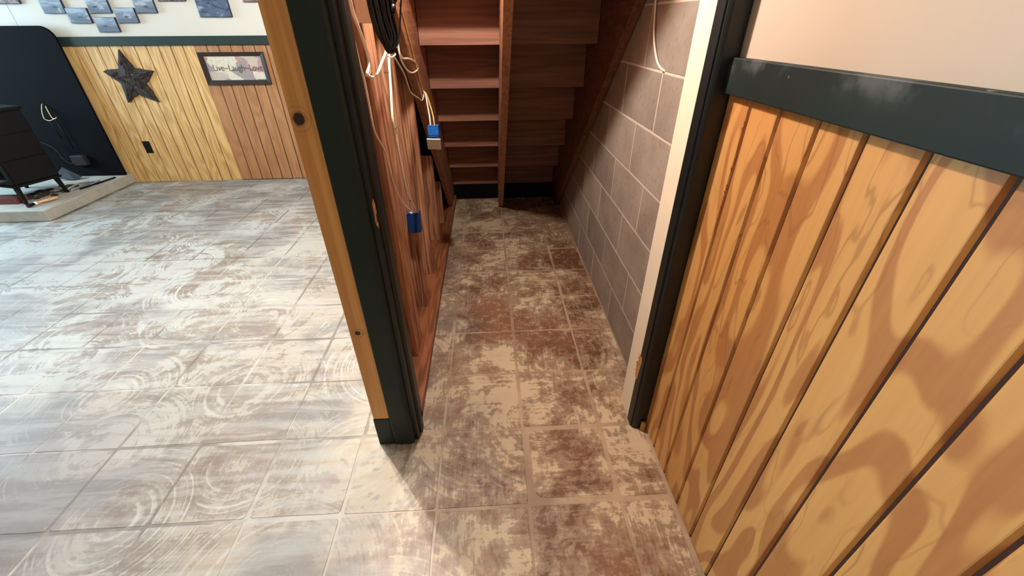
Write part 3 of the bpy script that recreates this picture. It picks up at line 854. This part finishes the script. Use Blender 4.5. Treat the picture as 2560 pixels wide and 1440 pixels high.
to = bpy.data.objects.new('lettering', tme); COL.objects.link(to); to.parent = fs; to.matrix_parent_inverse = Matrix.Translation(-fs.location)

# black outlet plate
op = empty('outlet_plate', (-3.32, YF - 0.01, 0.286))
tag(op, 'small black wall outlet plate on the yellow oak boards below the star', 'outlet')
bobj('plate', 'blackp', op, -3.354, -3.289, YF - 0.009, YF - 0.003, 0.287, 0.398, 0.002)
bobj('socket', 'blackp', op, -3.336, -3.307, YF - 0.0115, YF - 0.008, 0.350, 0.378, 0.002)
bobj('socket', 'blackp', op, -3.336, -3.307, YF - 0.0115, YF - 0.008, 0.306, 0.334, 0.002)

# ------------------------------------------------------------------ hearth and stove
HZ = 0.092
bm = bmesh.new()
prism(bm, [(-5.2, 3.335, 0), (-3.588, 3.335, 0), (-3.598, YF - 0.005, 0), (-5.2, YF - 0.005, 0)], (0, 0, HZ))
hb = obj('hearth_slab', bm, 'cement', None, 0.006)
tag(hb, 'low grey cement hearth slab under the black stove', 'hearth')
bm = bmesh.new()
box(bm, -3.63, -3.597, YF - 0.012, YF - 0.004, 0.0, HZ + 0.01)
# black wall shield
bm.free()
bm = bmesh.new()
sx0, sx1, sz0, sz1, rr_ = -5.0, -3.603, HZ, 1.346, 0.10
pts = [(sx0, sz0), (sx1, sz0), (sx1, sz1 - rr_)]
for a in range(1, 8):
    t = math.pi / 2 * a / 8
    pts.append((sx1 - rr_ + rr_ * math.cos(t), sz1 - rr_ + rr_ * math.sin(t)))
pts.append((sx1 - rr_, sz1)); pts.append((sx0, sz1))
prism(bm, [(x, 4.262, z) for x, z in pts], (0, 0.022, 0))
sh = obj('wall_shield', bm, 'shield', None, 0.003)
tag(sh, 'tall black heat shield board with a rounded top corner behind the stove', 'heat shield')
for xx in (-3.75, -4.7):
    for zz in (0.3, 1.1):
        bm = bmesh.new()
        tube(bm, [(xx, 4.284, zz), (xx, YF - 0.003, zz)], 0.012, 10, False)
        obj('spacer', bm, 'steel', sh)

# stove, turned a little towards the room
SM = Matrix.Translation((-3.85, 3.482, HZ)) @ Matrix.Rotation(math.radians(-17.5), 4, 'Z')
sv = empty('wood_stove', (-4.05, 3.65, HZ))
tag(sv, 'black steel wood stove on splayed legs standing on the cement hearth', 'stove')
def sbox(name, mat, *b, bevel=0.004):
    bm = bmesh.new(); box(bm, *b, mat=SM)
    return obj(name, bm, mat, sv, bevel)
sbox('stove_body', 'black', -0.52, 0.0, 0.0, 0.322, 0.155, 0.690)
sbox('top_plate', 'black', -0.535, 0.012, -0.015, 0.335, 0.690, 0.715)
sbox('side_panel', 'black', 0.002, 0.008, 0.012, 0.31, 0.165, 0.335)
sbox('side_panel', 'black', 0.002, 0.007, 0.012, 0.31, 0.345, 0.52)
sbox('side_panel', 'black', 0.002, 0.006, 0.012, 0.31, 0.53, 0.680)
sbox('bottom_lip', 'black', -0.53, 0.010, -0.008, 0.33, 0.138, 0.155)
dd = sbox('stove_door', 'black', -0.44, -0.07, -0.022, 0.0, 0.22, 0.60)
bm = bmesh.new(); tube(bm, [SM @ Vector(v) for v in ((-0.10, -0.022, 0.40), (-0.10, -0.055, 0.405), (-0.10, -0.06, 0.46))], 0.008, 8)
obj('door_handle', bm, 'steel', sv)
sbox('ash_shelf', 'greyp', -0.46, -0.02, -0.10, 0.0, 0.195, 0.207)
for (lx, ly, ox, oy) in ((-0.03, 0.02, 0.02, -0.012), (-0.03, 0.30, 0.02, 0.012), (-0.49, 0.02, -0.02, -0.012), (-0.49, 0.30, -0.02, 0.012)):
    bm = bmesh.new()
    v = box(bm, -0.022, 0.022, -0.014, 0.014, 0.0, 0.14)
    for q_ in v:
        t = 1 - q_.co.z / 0.14
        q_.co = SM @ Vector((lx + ox * t + q_.co.x * (1 - 0.45 * t), ly + oy * t + q_.co.y * (1 - 0.3 * t), q_.co.z))
    obj('leg', bm, 'black', sv, 0.003)

# things lying on the hearth
tag(bobj('fire_brick', 'firebrick', None, -4.16, -3.93, 3.50, 3.60, HZ, HZ + 0.052, 0.004), 'sooty red brick on the hearth under the stove front', 'brick')
bm = bmesh.new()
for q_ in range(40):
    x_, y_ = random.uniform(-4.05, -3.80), random.uniform(3.62, 3.98)
    s_ = random.uniform(0.012, 0.03)
    box(bm, -s_, s_, -s_ * .6, s_ * .6, 0, s_ * .5, Matrix.Translation((x_, y_, HZ)) @ Matrix.Rotation(random.uniform(0, 3), 4, 'Z'))
lt = obj('bark_litter', bm, 'ash'); tag(lt, 'scattered bark and ash litter on the hearth under the stove', 'litter'); lt['kind'] = 'stuff'

def tool(name, label, p0, p1, handle=0.45):
    p0, p1 = Vector(p0), Vector(p1)
    root = empty(name, p0)
    m_ = p0.lerp(p1, handle)
    return root, p0, m_, p1
# wood handled brush / poker at the hearth edge
wp = empty('fireplace_brush', (-3.72, 3.47, HZ))
tag(wp, 'fireplace brush with a turned pale wooden handle lying at the hearth edge', 'fireplace tool')
A = Vector((-3.765, 3.405, HZ + 0.014)); B = Vector((-3.755, 3.455, HZ + 0.017)); C_ = Vector((-3.70, 3.60, HZ + 0.016))
bm = bmesh.new(); tube(bm, [A, A.lerp(B, 0.5), B], lambda t: 0.014 - 0.002 * t, 10); obj('brush_head', bm, 'blackp', wp)
bm = bmesh.new(); tube(bm, [B, B.lerp(C_, 0.12)], 0.015, 10, False); obj('ferrule', bm, 'white_p', wp)
bm = bmesh.new(); tube(bm, [B.lerp(C_, t) for t in (0.1, 0.3, 0.5, 0.7, 0.85, 0.9, 0.97, 1.0)], lambda t: 0.009 + 0.004 * math.sin(t * 3.1) + (0.003 if t > 0.85 else 0), 10); obj('handle', bm, 'handle', wp)
# tongs
tg = empty('fireplace_tongs', (-3.75, 3.95, HZ))
tag(tg, 'bright steel fireplace tongs lying on the hearth behind the brush', 'fireplace tool')
for q_, (a, b, c_) in enumerate((((-3.79, 3.80, HZ + .01), (-3.77, 3.90, HZ + .03), (-3.76, 4.02, HZ + .012)), ((-3.75, 3.80, HZ + .008), (-3.72, 3.92, HZ + .02), (-3.735, 4.04, HZ + .01)))):
    bm = bmesh.new(); tube(bm, [a, b, c_], 0.007, 8); obj('arm', bm, 'steel', tg)
bm = bmesh.new(); tube(bm, [(-3.735, 4.04, HZ + .01), (-3.70, 4.06, HZ + .015), (-3.68, 4.02, HZ + .01), (-3.69, 3.98, HZ + .008), (-3.715, 3.97, HZ + .008)], 0.0055, 8); obj('loop_handle', bm, 'steel', tg)
bm = bmesh.new(); tube(bm, [(-3.70, 3.84, HZ + .009), (-3.655, 4.06, HZ + .009), (-3.635, 4.17, HZ + .009)], 0.007, 8)
tag(obj('iron_poker', bm, 'black'), 'thin black iron poker lying beside the steel tongs', 'fireplace tool')
# shovel blade leaning, adapter box, cord
bm = bmesh.new()
prism(bm, [(-4.10, 4.20, 0.20), (-3.93, 4.16, HZ + 0.02), (-3.98, 4.12, HZ + 0.004), (-4.15, 4.12, 0.12)], (0, 0.008, 0.004))
tag(obj('ash_pan', bm, 'greyp', None, 0.002), 'grey metal ash pan leaning between stove and black shield', 'fireplace tool')
ab = empty('power_adapter', (-3.93, 4.22, 0.19))
tag(ab, 'dark grey power adapter box on the foot of the black shield', 'adapter')
bobj('adapter_body', 'greyp', ab, -3.995, -3.868, 4.215, 4.261, 0.205, 0.300, 0.008)
cable('black_hose', [(-4.26, 3.95, 0.47), (-4.20, 4.10, 0.46), (-4.12, 4.18, 0.43), (-4.07, 4.21, 0.36), (-4.05, 4.21, 0.28), (-4.0, 4.21, 0.23), (-3.985, 4.225, 0.24)], 0.009, 'blackp', 'black cord curving from the back of the stove to the grey adapter', 'cord')
# brass hanger with tools on the shield
hk = empty('tool_hanger', (-3.96, 4.25, 0.70))
tag(hk, 'small brass wire hanger with two thin tools hung on the black shield', 'tool rack')
bm = bmesh.new()
tube(bm, [(-3.995, 4.250, 0.755), (-4.015, 4.235, 0.70), (-4.02, 4.22, 0.64), (-4.00, 4.215, 0.622)], 0.0045, 8)
tube(bm, [(-3.975, 4.250, 0.735), (-3.965, 4.235, 0.70), (-3.955, 4.225, 0.65), (-3.93, 4.215, 0.632), (-3.90, 4.215, 0.645)], 0.0045, 8)
tube(bm, [(-4.00, 4.215, 0.622), (-3.97, 4.21, 0.618), (-3.93, 4.215, 0.632)], 0.004, 8)
obj('hook', bm, 'brass', hk)
bm = bmesh.new(); tube(bm, [(-4.0, 4.235, 0.615), (-3.99, 4.245, 0.45)], 0.004, 8, False); obj('rod', bm, 'black', hk)
bm = bmesh.new(); tube(bm, [(-3.945, 4.235, 0.625), (-3.935, 4.245, 0.36)], 0.004, 8, False); obj('rod', bm, 'black', hk)
